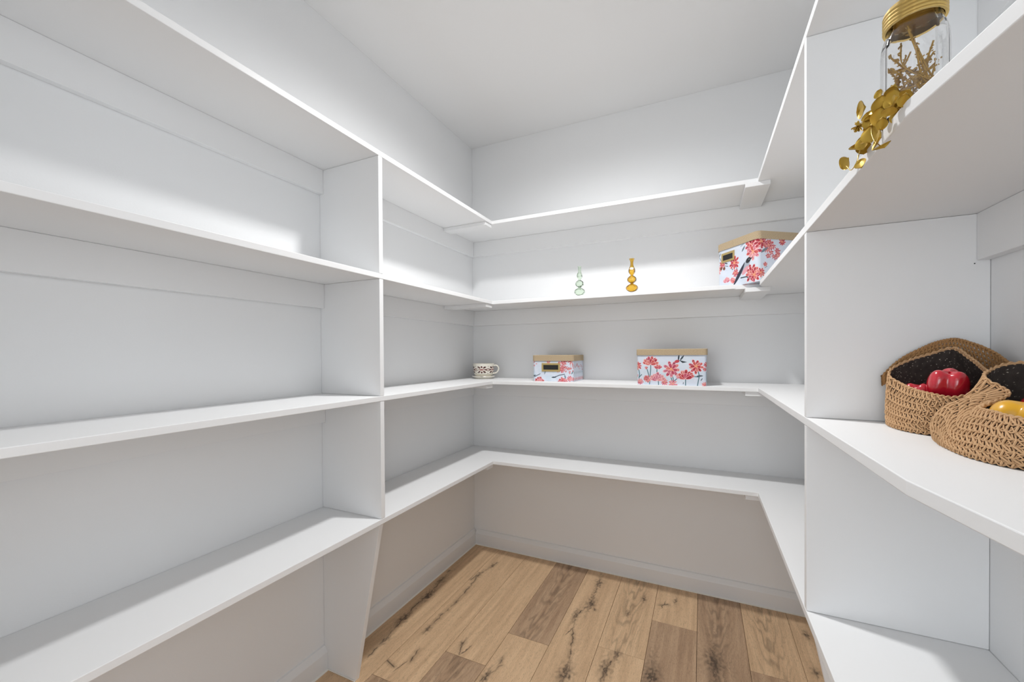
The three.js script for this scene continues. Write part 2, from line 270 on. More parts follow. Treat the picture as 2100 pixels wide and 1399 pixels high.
function bird(g, hx, hy, tx, ty, s) {   // a perched bird: dark cap and wings, pale breast, long tail
  const a = Math.atan2(ty - hy, tx - hx), L = Math.hypot(tx - hx, ty - hy); g.save(); g.translate(hx, hy); g.rotate(a);
  g.fillStyle = '#aab3c0'; g.beginPath(); g.ellipse(L * 0.24, -s * 0.12, L * 0.26, s * 0.72, 0.08, 0, 7); g.fill();
  g.fillStyle = '#e2a2ac'; g.beginPath(); g.ellipse(L * 0.32, -s * 0.6, L * 0.18, s * 0.42, 0.1, 0, 7); g.fill();
  g.fillStyle = '#2c2e40'; g.beginPath(); g.moveTo(L * 0.12, s * 0.5); g.quadraticCurveTo(L * 0.45, -s * 0.55, L, -s * 0.08); g.lineTo(L, s * 0.08); g.quadraticCurveTo(L * 0.6, s * 0.75, L * 0.12, s * 0.5); g.fill();
  g.fillStyle = '#22242c'; g.beginPath(); g.ellipse(0, 0, s * 0.62, s * 0.44, 0.3, 0, 7); g.fill(); g.beginPath(); g.moveTo(-s * 0.5, -s * 0.2); g.lineTo(-s * 1.0, -s * 0.5); g.lineTo(-s * 0.4, -s * 0.45); g.fill();
  g.fillStyle = '#e8e8ee'; g.beginPath(); g.arc(-s * 0.2, -s * 0.05, s * 0.07, 0, 7); g.fill(); g.restore();
}
function burlap() {
  const tex = dataTex(256, 256, (x, y) => { const a = Math.sin(x * Math.PI / 4 + n2(y / 40, 3) * 1.5), b = Math.sin(y * Math.PI / 4 + n2(x / 40, 9) * 1.5), n = n2(x / 14, y / 14) * 12 + n2(x / 2, y / 30) * 9 + n2(x / 30, y / 2 + 50) * 9, v = 12 * (a * b) + n; return [186 + v, 166 + v, 136 + v * 0.9]; });
  const bump = dataTex(128, 128, (x, y) => { const v = 128 + 70 * Math.sin(x * Math.PI / 4) * Math.sin(y * Math.PI / 4); return [v, v, v]; }, false);
  return std([1, 1, 1], 0.95, { map: tex, bumpMap: bump, bumpScale: 0.0005 });
}
const burlapMat = burlap(), brass = phys([0.62, 0.47, 0.2], 0.38, { metalness: 0.75 }), cardBlack = std([0.012, 0.012, 0.012], 0.7);
// outline of a rounded rectangle, front side first from its left end, as [x, z, along]
function roundedOutline(w, d, r, seg = 6) {
  const pts = []; const corner = (cx, cz, a0) => { for (let i = 0; i <= seg; i++) { const a = a0 + i / seg * Math.PI / 2; pts.push([cx + Math.cos(a) * r, cz + Math.sin(a) * r]); } };
  const a = w / 2 - r, b = d / 2 - r;
  corner(-a, b, Math.PI / 2); pts.reverse(); const fl = pts.splice(0); const out = fl;   // front-left, turned to run left to right
  const run = (cx, cz, a0) => { for (let i = 0; i <= seg; i++) { const t = a0 - i / seg * Math.PI / 2; out.push([cx + Math.cos(t) * r, cz + Math.sin(t) * r]); } };
  run(a, b, Math.PI / 2); run(a, -b, 0); run(-a, -b, -Math.PI / 2);
  let s = 0; return [...out, out[0]].map((p, i, all) => { if (i) s += Math.hypot(p[0] - all[i - 1][0], p[1] - all[i - 1][1]); return [p[0], p[1], s]; });
}
function wallBand(pts, y0, y1, uLen, vLen, off = 0) {
  const pos = [], uv = [], idx = [];
  pts.forEach(([x, z, s]) => { pos.push(x, y0, z, x, y1, z); uv.push((s + off) / uLen, 0, (s + off) / uLen, (y1 - y0) / vLen); });
  for (let i = 0; i + 1 < pts.length; i++) { const a = i * 2; idx.push(a, a + 2, a + 1, a + 1, a + 2, a + 3); }
  const g = new THREE.BufferGeometry(); g.setAttribute('position', new THREE.Float32BufferAttribute(pos, 3)); g.setAttribute('uv', new THREE.Float32BufferAttribute(uv, 2)); g.setIndex(idx); g.computeVertexNormals(); return g;
}
function capOf(pts, y, up, k = 12) {
  const g = new THREE.ShapeGeometry(new THREE.Shape(pts.slice(0, -1).map(([x, z]) => new THREE.Vector2(x, -z)))); g.rotateX(-Math.PI / 2); if (!up) turnFaces(g), g.computeVertexNormals();
  g.translate(0, y, 0); const p = g.attributes.position, u = g.attributes.uv; for (let i = 0; i < p.count; i++) u.setXY(i, p.getX(i) * k, p.getZ(i) * k); g.computeVertexNormals(); return g;
}
function storageBox(label, [x, y, z], turn, w, d, h, lidH, r, paint, holder) {
  const o = thing('storage_box', label, 'box', [x, y, z], turn), body = roundedOutline(w, d, r), per = body[body.length - 1][2];
  const [c, g] = canvas(1024, Math.round(1024 * h / (w + d))); washPaper(g, c.width, c.height); paint(g, c.width * w / (w + d), c.height, c.width);
  const t = canvasTex(c); t.repeat.set(1, 1);
  const shell = obj('body', [wallBand(body, 0, h, w + d, h, r * 0.4), capOf(body, 0, false), capOf(body, h - 0.004, true)], std([1, 1, 1], 0.55, { map: t }), o);
  shell.position.y = 0;
  const base = roundedOutline(w - 0.002, d - 0.002, r); obj('base', [wallBand(base, 0.0003, 0.0022, 1, 1), capOf(base, 0.0003, false)], std([0.03, 0.03, 0.035], 0.8), o);
  const over = 0.0035, y0 = h - lidH + 0.012, l0 = roundedOutline(w + over * 2, d + over * 2, r + over), l1 = roundedOutline(w + over * 2 - 0.003, d + over * 2 - 0.003, r + over - 0.001);
  const li = roundedOutline(w + over * 2 - 0.004, d + over * 2 - 0.004, r + over - 0.002), k = 14;
  const side = wallBand(l0, y0, y0 + lidH - 0.0015, 1 / k, 1 / k), bevel = (() => { const pos = [], uv = [], idx = []; l0.forEach(([a, b, s], i) => { pos.push(a, y0 + lidH - 0.0015, b, l1[i][0], y0 + lidH, l1[i][1]); uv.push(s * k, 0, s * k, 0.03); }); for (let i = 0; i + 1 < l0.length; i++) { const q = i * 2; idx.push(q, q + 2, q + 1, q + 1, q + 2, q + 3); } const e = new THREE.BufferGeometry(); e.setAttribute('position', new THREE.Float32BufferAttribute(pos, 3)); e.setAttribute('uv', new THREE.Float32BufferAttribute(uv, 2)); e.setIndex(idx); e.computeVertexNormals(); return e; })();
  const rim = (() => { const pos = [], uv = [], idx = []; l0.forEach(([a, b, s], i) => { pos.push(a, y0, b, li[i][0], y0, li[i][1]); uv.push(s * k, 0, s * k, 0.03); }); for (let i = 0; i + 1 < l0.length; i++) { const q = i * 2; idx.push(q, q + 1, q + 2, q + 1, q + 3, q + 2); } const e = new THREE.BufferGeometry(); e.setAttribute('position', new THREE.Float32BufferAttribute(pos, 3)); e.setAttribute('uv', new THREE.Float32BufferAttribute(uv, 2)); e.setIndex(idx); e.computeVertexNormals(); return e; })();
  const lid = obj('lid', [side, bevel, rim, capOf(l1, y0 + lidH, true, k)], burlapMat, o); lid.userData.label = 'beige burlap covered lid';
  obj('lid_seam', bx(-w * 0.08, -w * 0.08 + 0.0012, y0 + 0.002, y0 + lidH - 0.002, d / 2 + over, d / 2 + over + 0.0006, 0.0002), burlapMat, lid);
  if (holder) {
    const [hx, hy, hw, hh] = holder, s = new THREE.Shape([[-hw / 2, -hh / 2], [hw / 2, -hh / 2], [hw / 2, hh / 2], [-hw / 2, hh / 2]].map(([a, b]) => new THREE.Vector2(a, b))), m = hh * 0.2;
    const cut = new THREE.Path([[-hw / 2 + m, -hh / 2 + m], [-hw / 2 + m, hh / 2 - m], [hw / 2 - m, hh / 2 - m], [hw / 2 - m, -hh / 2 + m]].map(([a, b]) => new THREE.Vector2(a, b))); s.holes.push(cut);
    const f = new THREE.ExtrudeGeometry(s, { depth: 0.0014, bevelThickness: 0.0006, bevelSize: 0.0006, bevelSegments: 2 }); f.translate(hx, hy, d / 2 + 0.0008);
    const fr = obj('label_holder', f, brass, o); fr.userData.label = 'brass label frame with a black card';
    obj('label_card', bx(hx - hw / 2 + m * 0.7, hx + hw / 2 - m * 0.7, hy - hh / 2 + m * 0.7, hy + hh / 2 - m * 0.7, d / 2 + 0.0003, d / 2 + 0.0016, 0.0003), cardBlack, fr);
  }
  return o;
}
// large box: tall red flowers on stems with a hummingbird; [x, y] run over the front from the lid's edge to the foot
storageBox('large rectangular storage box printed with tall red flowers and a hummingbird, burlap lid', [0.873, S3 + 0.0004, -0.103], 0, 0.284, 0.186, 0.147, 0.027, 0.010, (g, w, h, full) => {
  const top = h * 0.12, X = (u) => (u - 388) / 1302 * w, Y = (v) => top + (v - 440) / 550 * (h - top), R = (r) => r / 1302 * w;
  for (const p of [[[465, 710], [478, 780], [466, 905]], [[700, 590], [698, 700], [676, 975]], [[820, 700], [820, 820]], [[630, 700], [672, 840]], [[845, 900], [850, 985]], [[1110, 800], [1145, 935]], [[1085, 840], [1110, 910]], [[1355, 880], [1355, 990]], [[1580, 720], [1602, 810], [1568, 990]], [[470, 850], [520, 800]], [[1150, 910], [1200, 860]], [[1600, 830], [1500, 820]]]) stem(g, p.map(([a, b]) => [X(a), Y(b)]), R(16));
  for (const [a, b, r, f] of [[440, 625, 92, 0], [1100, 690, 165, 0], [1545, 640, 140, 0], [490, 935, 70, 0], [965, 935, 70, 0], [1120, 965, 85, 0], [1690, 960, 50, 0], [1700, 690, 40, 0], [640, 880, 75, 0], [610, 870, 60, 0]]) flower(g, X(a), Y(b), R(r), { pal: r > 150 || b > 900 ? PINKS.concat(REDS.slice(2, 4)) : REDS });
  for (const [a, b, r, f, pal] of [[700, 610, 165, 1.25, REDS], [845, 690, 95, 1.0, REDS], [825, 910, 165, 1.2, PINKS], [1355, 870, 180, 1.15, REDS], [610, 700, 60, 0.4, REDS], [425, 850, 60, 0.3, PINKS], [1210, 870, 60, 0.4, PINKS]]) flower(g, X(a), Y(b), R(r), { fan: f, pal, n: 8 });
  g.save(); g.lineCap = 'round'; stem(g, [[X(1130), Y(595)], [X(1175), Y(560)]], R(8), '#3a3138'); g.fillStyle = '#c4434e'; g.beginPath(); g.ellipse(X(1200), Y(545), R(45), R(30), -0.3, 0, 7); g.fill();
  g.fillStyle = '#26323a'; g.beginPath(); g.moveTo(X(1235), Y(520)); g.lineTo(X(1300), Y(575)); g.lineTo(X(1385), Y(560)); g.lineTo(X(1290), Y(535)); g.fill();
  leafPrint(g, X(1225), Y(530), R(120), -1.45, '#2c3a44'); leafPrint(g, X(1255), Y(530), R(130), -0.95, '#36464f'); g.restore();
  leafPrint(g, X(1550), Y(815), R(125), -0.08, '#4c5560'); leafPrint(g, X(1625), Y(900), R(70), -1.0); leafPrint(g, X(1310), Y(970), R(50), -1.4); leafPrint(g, X(400), Y(950), R(50), -1.3);
  for (let x = w; x < full; x += 60) { flower(g, x + 20, h * rr(0.3, 0.9), rr(18, 40)); stem(g, [[x + 20, h * 0.6], [x + 24, h]], 4); }
}, null);
// small box: blossom sprays, with the brass label frame
storageBox('small floral storage box with a brass label frame, next to the cup', [0.307, S3 + 0.0004, -0.167], 0, 0.216, 0.196, 0.122, 0.030, 0.014, (g, w, h, full) => {
  const top = h * 0.14, X = (u) => (u - 1210) / 480 * w, Y = (v) => top + (v - 375) / 265 * (h - top), R = (r) => r / 480 * w;
  leafPrint(g, X(1225), Y(582), R(60), -0.3, '#3b4650'); leafPrint(g, X(1465), Y(590), R(60), -0.05, '#3b4650'); stem(g, [[X(1490), Y(590)], [X(1560), Y(560)], [X(1620), Y(545)]], R(8), '#3b4a55'); stem(g, [[X(1260), Y(585)], [X(1330), Y(545)]], R(7), '#3b4a55');
  leafPrint(g, X(1380), Y(555), R(70), -1.2, '#8fa0ac'); leafPrint(g, X(1620), Y(550), R(60), 1.3, '#6d828e');
  cluster(g, X(1625), Y(425), R(75), 22); cluster(g, X(1590), Y(470), R(50), 10); cluster(g, X(1690), Y(500), R(40), 8); cluster(g, X(1245), Y(405), R(42), 10, PINKS); cluster(g, X(1400), Y(385), R(60), 10);
  flower(g, X(1320), Y(650), R(58), { fan: 1.4, pal: PINKS.concat(REDS), n: 9 }); flower(g, X(1600), Y(650), R(58), { fan: 1.4, pal: PINKS.concat(REDS), n: 9 }); flower(g, X(1680), Y(600), R(36), { pal: PINKS });
  for (let x = w; x < full; x += 70) { cluster(g, x + 30, h * rr(0.3, 0.5), 30, 7); leafPrint(g, x + 10, h * 0.7, 50, -1, '#5d7480'); flower(g, x + 40, h * 0.9, 26, { pal: PINKS }); }
}, [-0.009, 0.0715, 0.098, 0.042]);
// the box in the corner of the upper shelf: a bird among blossom
storageBox('storage box printed with a dark bird among red blossom, on the upper shelf', [1.2082, S2 + 0.0004, -0.1054], -0.934, 0.226, 0.2, 0.186, 0.031, 0.016, (g, w, h, full) => {
  const top = h * 0.1, X = (u) => (u - 480) / 620 * w, Y = (v, u = 480) => top + (v - lerp(680, 490, clamp((u - 480) / 620))) / lerp(480, 600, clamp((u - 480) / 620)) * (h - top) * 0.99, R = (r) => r / 620 * w, B = (u) => w + (u - 1100) / 560 * (full - w) * 0.8;
  stem(g, [[X(560), Y(740, 560)], [X(620), Y(840, 620)], [X(700), Y(850, 700)]], R(8), '#6a7480'); stem(g, [[X(800), Y(830, 800)], [X(850), Y(900, 850)]], R(7), '#6a7480');
  leafPrint(g, X(545), Y(740, 545), R(60), -1.0, '#4c545e'); leafPrint(g, X(640), Y(810, 640), R(60), 0.3, '#39424c'); leafPrint(g, X(740), Y(870, 740), R(60), 0.7, '#7d8792'); leafPrint(g, X(915), Y(660, 915), R(80), -0.9, '#5d6a76'); leafPrint(g, X(890), Y(590, 890), R(70), -0.4, '#a9b6c2');
  flower(g, X(605), Y(820, 605), R(50), { pal: REDS.slice(0, 3) }); flower(g, X(800), Y(805, 800), R(80)); flower(g, X(530), Y(905, 530), R(62), { pal: PINKS }); flower(g, X(820), Y(945, 820), R(50)); flower(g, X(675), Y(1065, 675), R(60), { fan: 1.3, pal: PINKS }); flower(g, X(775), Y(1090, 775), R(70), { fan: 0.6 });
  g.fillStyle = '#7c4a36'; for (const [a, b] of [[585, 880], [635, 880]]) { g.beginPath(); g.arc(X(a), Y(b, a), R(20), 0, 7); g.fill(); }
  flower(g, X(1055), Y(560, 1055), R(90)); flower(g, X(1075), Y(660, 1075), R(100), { pal: PINKS.concat(REDS.slice(1, 3)) }); flower(g, X(1060), Y(960, 1060), R(100)); stem(g, [[X(900), Y(1020, 900)], [X(980), Y(1010, 980)], [X(1060), Y(1040, 1060)]], R(12), '#2c333c');
  bird(g, X(1010), Y(778, 1010), X(785), Y(1120, 785), R(62));
  for (const [a, b, r] of [[1190, 525, 95], [1310, 570, 70], [1090, 985, 90], [1180, 970, 60], [1525, 520, 50], [1250, 850, 30]]) flower(g, B(a), Y(b, 1100), R(r) * 0.9);
  cluster(g, B(1350), Y(650, 1100), R(95), 20); leafPrint(g, B(1180), Y(690, 1100), R(110), -0.6, '#77848f'); stem(g, [[B(1240), Y(905, 1100)], [B(1280), Y(880, 1100)]], 4);
}, [-0.048, 0.1325, 0.075, 0.040]);

// ---------------------------------------------------------------- cup and saucer with a brown flower band
const [cc, cg] = canvas(1024, 256);
cg.fillStyle = '#f3ede0'; cg.fillRect(0, 0, 1024, 256);
for (let i = 0; i < 10; i++) {
  const x = (i + 0.5) * 102.4, big = i % 2 === 0; cg.fillStyle = '#5a1f17';
  const dots = big ? 8 : 6, r = big ? 56 : 30; for (let k = 0; k < dots; k++) { const a = k / dots * 6.283 + (big ? 0 : 0.5); cg.save(); cg.translate(x + Math.cos(a) * r, 128 + Math.sin(a) * r * 1.5); cg.rotate(a); cg.beginPath(); cg.ellipse(0, 0, big ? 25 : 17, big ? 17 : 10, 0, 0, 7); cg.fill(); cg.restore(); }
  cg.fillStyle = '#8a2f27'; cg.beginPath(); cg.arc(x, 128, big ? 31 : 15, 0, 7); cg.fill(); cg.strokeStyle = '#f1e9d8'; cg.lineWidth = 4; cg.beginPath(); cg.arc(x, 128, big ? 15 : 9, 0, 7); cg.stroke();
  cg.fillStyle = '#3c1a14'; for (const s of [-1, 1]) for (const q of [-1, 1]) { cg.beginPath(); cg.ellipse(x + 44 * q, 128 + s * 90, 19, 13, q * s * 0.8, 0, 7); cg.fill(); } for (const s of [-1, 1]) { cg.beginPath(); cg.arc(x, 128 + s * 112, 9, 0, 7); cg.fill(); }
}
const cupTex = canvasTex(cc), cream = phys([0.84, 0.80, 0.70], 0.28, { clearcoat: 0.5, clearcoatRoughness: 0.15 });
const lathe = (pts, seg = 64) => toCreasedNormals(new THREE.LatheGeometry(pts.map(([a, b]) => new THREE.Vector2(a, b)), seg), 0.7);
const CUP = V(-0.152, S3 + 0.0004, -0.175);
const saucer = thing('saucer', 'cream saucer under the patterned cup in the back left corner', 'saucer', [CUP.x, CUP.y, CUP.z]);
obj('dish', lathe([[0, 0.0005], [0.046, 0.0005], [0.048, 0], [0.052, 0.001], [0.053, 0.005], [0.064, 0.0105], [0.0675, 0.014], [0.0665, 0.0158], [0.062, 0.0145], [0.052, 0.0095], [0.044, 0.0075], [0, 0.0075]]), cream, saucer);
const mark = new THREE.CylinderGeometry(0.0682, 0.0662, 0.0022, 8, 1, true, -0.1, 0.2); mark.translate(0, 0.0128, 0); mark.rotateY(0.34);
obj('rim_mark', mark, std([0.03, 0.02, 0.018], 0.5, { side: THREE.DoubleSide }), saucer);
const cup = thing('cup', 'wide cream cup with a brown and red flower band, standing on a saucer', 'cup', [CUP.x, CUP.y + 0.0077, CUP.z]);
obj('bowl', lathe([[0, 0.0006], [0.032, 0.0006], [0.034, 0], [0.037, 0.001], [0.040, 0.004], [0.0505, 0.0125], [0.0555, 0.022], [0.0588, 0.040], [0.0618, 0.074], [0.0622, 0.0785], [0.0610, 0.0795], [0.0598, 0.078], [0.0562, 0.040], [0.051, 0.018], [0.040, 0.008], [0, 0.006]]), cream, cup);
const band = new THREE.LatheGeometry([[0.0562, 0.0225], [0.0593, 0.040], [0.0607, 0.055], [0.0617, 0.0665]].map(([a, b]) => new THREE.Vector2(a, b)), 64);
{ const p = band.attributes.position, u = band.attributes.uv; for (let i = 0; i < p.count; i++) u.setXY(i, u.getX(i) * 1.0, (p.getY(i) - 0.0225) / 0.044); }
obj('flower_band', band, phys([1, 1, 1], 0.28, { map: cupTex, clearcoat: 0.5, clearcoatRoughness: 0.15 }), cup);
{ const a = 0.3, hp = [[0.058, 0.066], [0.075, 0.068], [0.087, 0.056], [0.086, 0.040], [0.074, 0.026], [0.0545, 0.021]].map(([r, y]) => V(r * Math.cos(a), y, -r * Math.sin(a) * 1));
  const h = tube(hp, 0.0042, 32, 10); obj('handle', h, cream, cup); }

// ---------------------------------------------------------------- bubble vases of coloured glass
function hollow(prof, wall, seg = 56) {      // outer profile and the inner one back down, closed
  const c = new THREE.SplineCurve(prof.map(([a, b]) => new THREE.Vector2(a, b))).getPoints(90), inner = [];
  for (let i = c.length - 1; i >= 0; i--) { const a = c[Math.max(0, i - 1)], b = c[Math.min(c.length - 1, i + 1)], t = b.clone().sub(a).normalize(); const q = c[i].clone().add(new THREE.Vector2(-t.y, t.x).multiplyScalar(wall)); if (q.x > 0.0006 && q.y > wall) inner.push(q); }
  const low = inner[inner.length - 1], g = new THREE.LatheGeometry([new THREE.Vector2(0, c[0].y), ...c, ...inner, new THREE.Vector2(0, Math.max(wall, low.y))], seg); return toCreasedNormals(g, 1.1);
}
function vase(label, x, z, col, dist, prof) {
  const o = thing('bubble_vase', label, 'vase', [x, S2 + 0.0003, z]);
  const m = phys([1, 1, 1], 0.02, { transmission: 1, thickness: 0.002, ior: 1.45, attenuationColor: new THREE.Color().setRGB(...col), attenuationDistance: dist });
  obj('glass_body', hollow(prof, 0.0013), m, o);
  const [rx, ry] = prof[prof.length - 1], t = new THREE.TorusGeometry(rx - 0.0006, 0.0010, 10, 36); t.rotateX(Math.PI / 2); t.translate(0, ry + 0.0012, 0); obj('lip', t, m, o);
}
vase('amber glass vase of three stacked bubbles with a flared neck', 0.7087, -0.0145, [0.86, 0.53, 0.06], 0.0027, [[0.0075, 0.0004], [0.0165, 0.0032], [0.0245, 0.0105], [0.0272, 0.0178], [0.0245, 0.0252], [0.0165, 0.0320], [0.0075, 0.0362], [0.0062, 0.0380], [0.0075, 0.0398], [0.0140, 0.0435], [0.0190, 0.0490], [0.0208, 0.0560], [0.0190, 0.0630], [0.0140, 0.0690], [0.0068, 0.0738], [0.0052, 0.0762], [0.008, 0.0795], [0.0143, 0.088], [0.0155, 0.097], [0.0125, 0.107], [0.008, 0.117], [0.0062, 0.128], [0.0066, 0.138], [0.0092, 0.145], [0.0118, 0.1485]]);
vase('pale green glass vase of stacked bubbles with a straight neck', 0.4655, -0.0140, [0.66, 0.86, 0.62], 0.0052, [[0.0070, 0.0004], [0.0155, 0.0030], [0.0232, 0.0105], [0.0257, 0.0178], [0.0232, 0.0252], [0.0155, 0.0318], [0.0070, 0.0360], [0.0058, 0.0376], [0.0070, 0.0392], [0.0135, 0.0430], [0.0185, 0.0485], [0.0203, 0.0555], [0.0185, 0.0622], [0.0135, 0.0680], [0.0065, 0.0728], [0.005, 0.075], [0.007, 0.079], [0.0125, 0.087], [0.0135, 0.095], [0.011, 0.104], [0.0078, 0.110], [0.0072, 0.118], [0.0074, 0.130], [0.0085, 0.1365]]);

// ---------------------------------------------------------------- glass jar with a gold lid, the gilded sprigs in it and the garland in front of it
const JAR = V(1.2318, S2 + 0.0004, 1.23), gold = phys([0.60, 0.42, 0.14], 0.34, { metalness: 0.85 }), goldLeaf = phys([0.56, 0.365, 0.055], 0.42, { metalness: 0.55, side: THREE.DoubleSide });
const clear = phys([0.985, 0.99, 0.985], 0.02, { transmission: 1, thickness: 0, ior: 1.5, side: THREE.DoubleSide });
const jar = thing('glass_jar', 'clear glass jar with a ridged gold screw lid, holding gilded sprigs', 'jar', [JAR.x, JAR.y, JAR.z]);
obj('glass_body', hollow([[0.0235, 0.0006], [0.0285, 0.003], [0.0305, 0.009], [0.0310, 0.03], [0.0310, 0.07], [0.0308, 0.094], [0.0296, 0.106], [0.0268, 0.1145], [0.0258, 0.1185], [0.0258, 0.131]], 0.0014, 72), phys([1, 1, 1], 0.015, { transmission: 1, thickness: 0.002, ior: 1.46 }), jar);
{ const lp = [[0.0262, 0.1225], [0.0288, 0.1222], [0.0294, 0.1235]]; for (let i = 0; i < 4; i++) lp.push([0.0284, 0.1255 + i * 0.0045], [0.0294, 0.1272 + i * 0.0045]); lp.push([0.0286, 0.1440], [0.0272, 0.1460], [0.0245, 0.1463], [0.0238, 0.1455], [0, 0.1457], [0, 0.1442], [0.0262, 0.1440], [0.0262, 0.1225]);
  const lid = obj('lid', lathe(lp), gold, jar); lid.userData.label = 'gold metal screw lid'; }
const sprigs = thing('gilded_sprigs', 'tangle of thin gold-brown sprigs inside the glass jar', 'dried sprigs', [JAR.x, JAR.y, JAR.z]);
const sprigMat = phys([0.50, 0.28, 0.025], 0.42, { metalness: 0.2 });
for (let i = 0; i < 26; i++) {
  const a = i * 2.4 + rr(-0.4, 0.4), b = a + rr(0.5, 3.4), r0 = rr(0.018, 0.0268), r1 = rr(0.012, 0.0268), y0 = rr(0.012, 0.06), y1 = i < 13 ? rr(0.07, 0.118) : rr(0.02, 0.08), rj = y1 > 0.1 ? Math.min(r1, 0.018) : r1;
  const P = [V(Math.cos(a) * r0, y0, Math.sin(a) * r0), V(Math.cos((a + b) / 2) * rr(0.008, 0.02) + rr(-0.004, 0.004), lerp(y0, y1, 0.45), Math.sin((a + b) / 2) * 0.012), V(Math.cos(b) * rj, y1, Math.sin(b) * rj)];
  const cv = new THREE.CatmullRomCurve3(P), gs = [new THREE.TubeGeometry(cv, 14, 0.001, 5)];
  for (let k = 0; k < 26; k++) { const t = rr(0.1, 1), p = cv.getPoint(t), g = new THREE.OctahedronGeometry(rr(0.0009, 0.0021), 0); g.scale(1, rr(0.5, 1.8), 0.6); g.rotateX(rr(0, 6)); g.rotateZ(rr(0, 6)); g.translate(p.x + rr(-1, 1) * 0.0022, p.y + rr(-1, 1) * 0.002, p.z + rr(-1, 1) * 0.0022); gs.push(g); }
  obj('sprig', gs, sprigMat, sprigs);
}
// a gilded leaf: a cupped oval with a fold and fine ribs, about its stalk end
function leafGeo(len, wid, cup = 0.25, curl = 0.2) {
  const N = 12, M = 8, pos = [], idx = [];
  for (const s of [0, 1]) for (let i = 0; i <= N; i++) for (let j = 0; j <= M; j++) {
    const t = i / N, q = j / M * 2 - 1, hw = wid * 0.5 * Math.pow(Math.sin(Math.PI * clamp(t, 0, 1)), 0.62);
    pos.push(q * hw, cup * wid * q * q * 0.8 - curl * len * t * t + len * 0.011 * Math.cos(q * 16 + t * 3) - s * len * 0.022, t * len);
  }
  const K = (N + 1) * (M + 1);
  for (let i = 0; i < N; i++) for (let j = 0; j < M; j++) { const a = i * (M + 1) + j, b = a + M + 1; idx.push(a, b, a + 1, a + 1, b, b + 1, K + a, K + a + 1, K + b, K + a + 1, K + b + 1, K + b); }
  const g = new THREE.BufferGeometry(); g.setAttribute('position', new THREE.Float32BufferAttribute(pos, 3)); g.setIndex(idx); g.setAttribute('uv', new THREE.Float32BufferAttribute(new Float32Array(pos.length / 3 * 2), 2)); g.computeVertexNormals(); return g;
}
const garland = thing('leaf_garland', 'trailing gold leaf garland draped over the shelf edge below the jar', 'garland');
const LEAVES = [[1.200, 1.496, 1.2244, 0.011, 1.9], [1.203, 1.478, 1.256, 0.018, 0.4], [1.205, 1.458, 1.288, 0.013, 0.2], [1.194, 1.4694, 1.2507, 0.019, 1.0], [1.194, 1.454, 1.2869, 0.014, 0.1], [1.19, 1.4935, 1.1975, 0.020, 2.9], [1.192, 1.4736, 1.2178, 0.016, 2.2],
  [1.192, 1.4556, 1.2507, 0.019, 0.8], [1.192, 1.447, 1.2801, 0.013, 0.3], [1.191, 1.4459, 1.2265, 0.020, 1.6], [1.191, 1.4415, 1.2622, 0.013, 0.6], [1.189, 1.4253, 1.2566, 0.021, -0.2], [1.189, 1.411, 1.2696, 0.017, -0.35], [1.189, 1.4494, 1.1858, 0.021, 2.4], [1.188, 1.4482, 1.1361, 0.018, 3.5], [1.187, 1.4184, 1.2047, 0.014, -1.0], [1.199, 1.4475, 1.298, 0.013, 0.5], [1.199, 1.466, 1.272, 0.015, 0.9]];
const leafGeos = [leafGeo(1, 0.92, 0.16, 0.10), leafGeo(1, 0.8, 0.26, 0.2), leafGeo(1, 1.0, 0.12, 0.04)];
const vine = [V(1.212, 1.4475, 1.272), V(1.198, 1.4585, 1.262), V(1.1935, 1.468, 1.238), V(1.1925, 1.459, 1.214), V(1.1915, 1.449, 1.192), V(1.190, 1.432, 1.180), V(1.189, 1.428, 1.160), V(1.1885, 1.442, 1.140)];
obj('wire_stem', tube(vine, 0.00065, 60, 6), gold, garland);
obj('wire_stem', tube([V(1.1925, 1.462, 1.224), V(1.1905, 1.444, 1.232), V(1.1895, 1.428, 1.246), V(1.1892, 1.416, 1.262)], 0.0006, 30, 6), gold, garland);
obj('wire_stem', tube([V(1.190, 1.438, 1.184), V(1.188, 1.425, 1.192), V(1.1875, 1.419, 1.202)], 0.0005, 18, 6), gold, garland);
const vineCurve = new THREE.CatmullRomCurve3(vine);
for (let i = 0; i < 12; i++) { const p = vineCurve.getPoint(rr(0, 0.62)); LEAVES.push([p.x + rr(-0.002, 0.006), p.y + rr(-0.008, 0.008), p.z + rr(-0.008, 0.008), rr(0.013, 0.019), rr(-0.5, 2.6)]); }
LEAVES.forEach(([x, y, z, s0, a], i) => {
  const s = s0 * 1.12;
  const m = obj('leaf', leafGeos[i % 3], goldLeaf, garland); m.scale.setScalar(s);
  // the leaf lies about along the shelf front, its tip pointing away from the stem at angle a, its face towards the room
  const dir = V(rr(-0.25, 0.05), Math.sin(a), Math.cos(a)).normalize(), nor = V(-0.5 + rr(-0.45, 0.35), -0.22 + rr(-0.4, 0.5), 0.8); nor.addScaledVector(dir, -nor.dot(dir)).normalize();
  const side = new THREE.Vector3().crossVectors(nor, dir); m.quaternion.setFromRotationMatrix(new THREE.Matrix4().makeBasis(side, nor, dir)); m.position.set(x, y, z).addScaledVector(dir, -s / 2);
});
{ const b = V(1.1895, 1.4768, 1.1857), gs = []; for (let i = 0; i < 26; i++) { const g = leafGeo(0.0075, 0.0035, 0.3, 0.1); g.rotateX(rr(-1.5, 1.5)); g.rotateY(rr(0, 6.28)); g.rotateZ(rr(-0.5, 0.5)); gs.push(g); } const f = obj('bud', gs, goldLeaf, garland); f.position.copy(b); obj('wire_stem', tube([b, V(1.1915, 1.466, 1.195), V(1.1925, 1.462, 1.218)], 0.0005, 16, 6), gold, garland); }

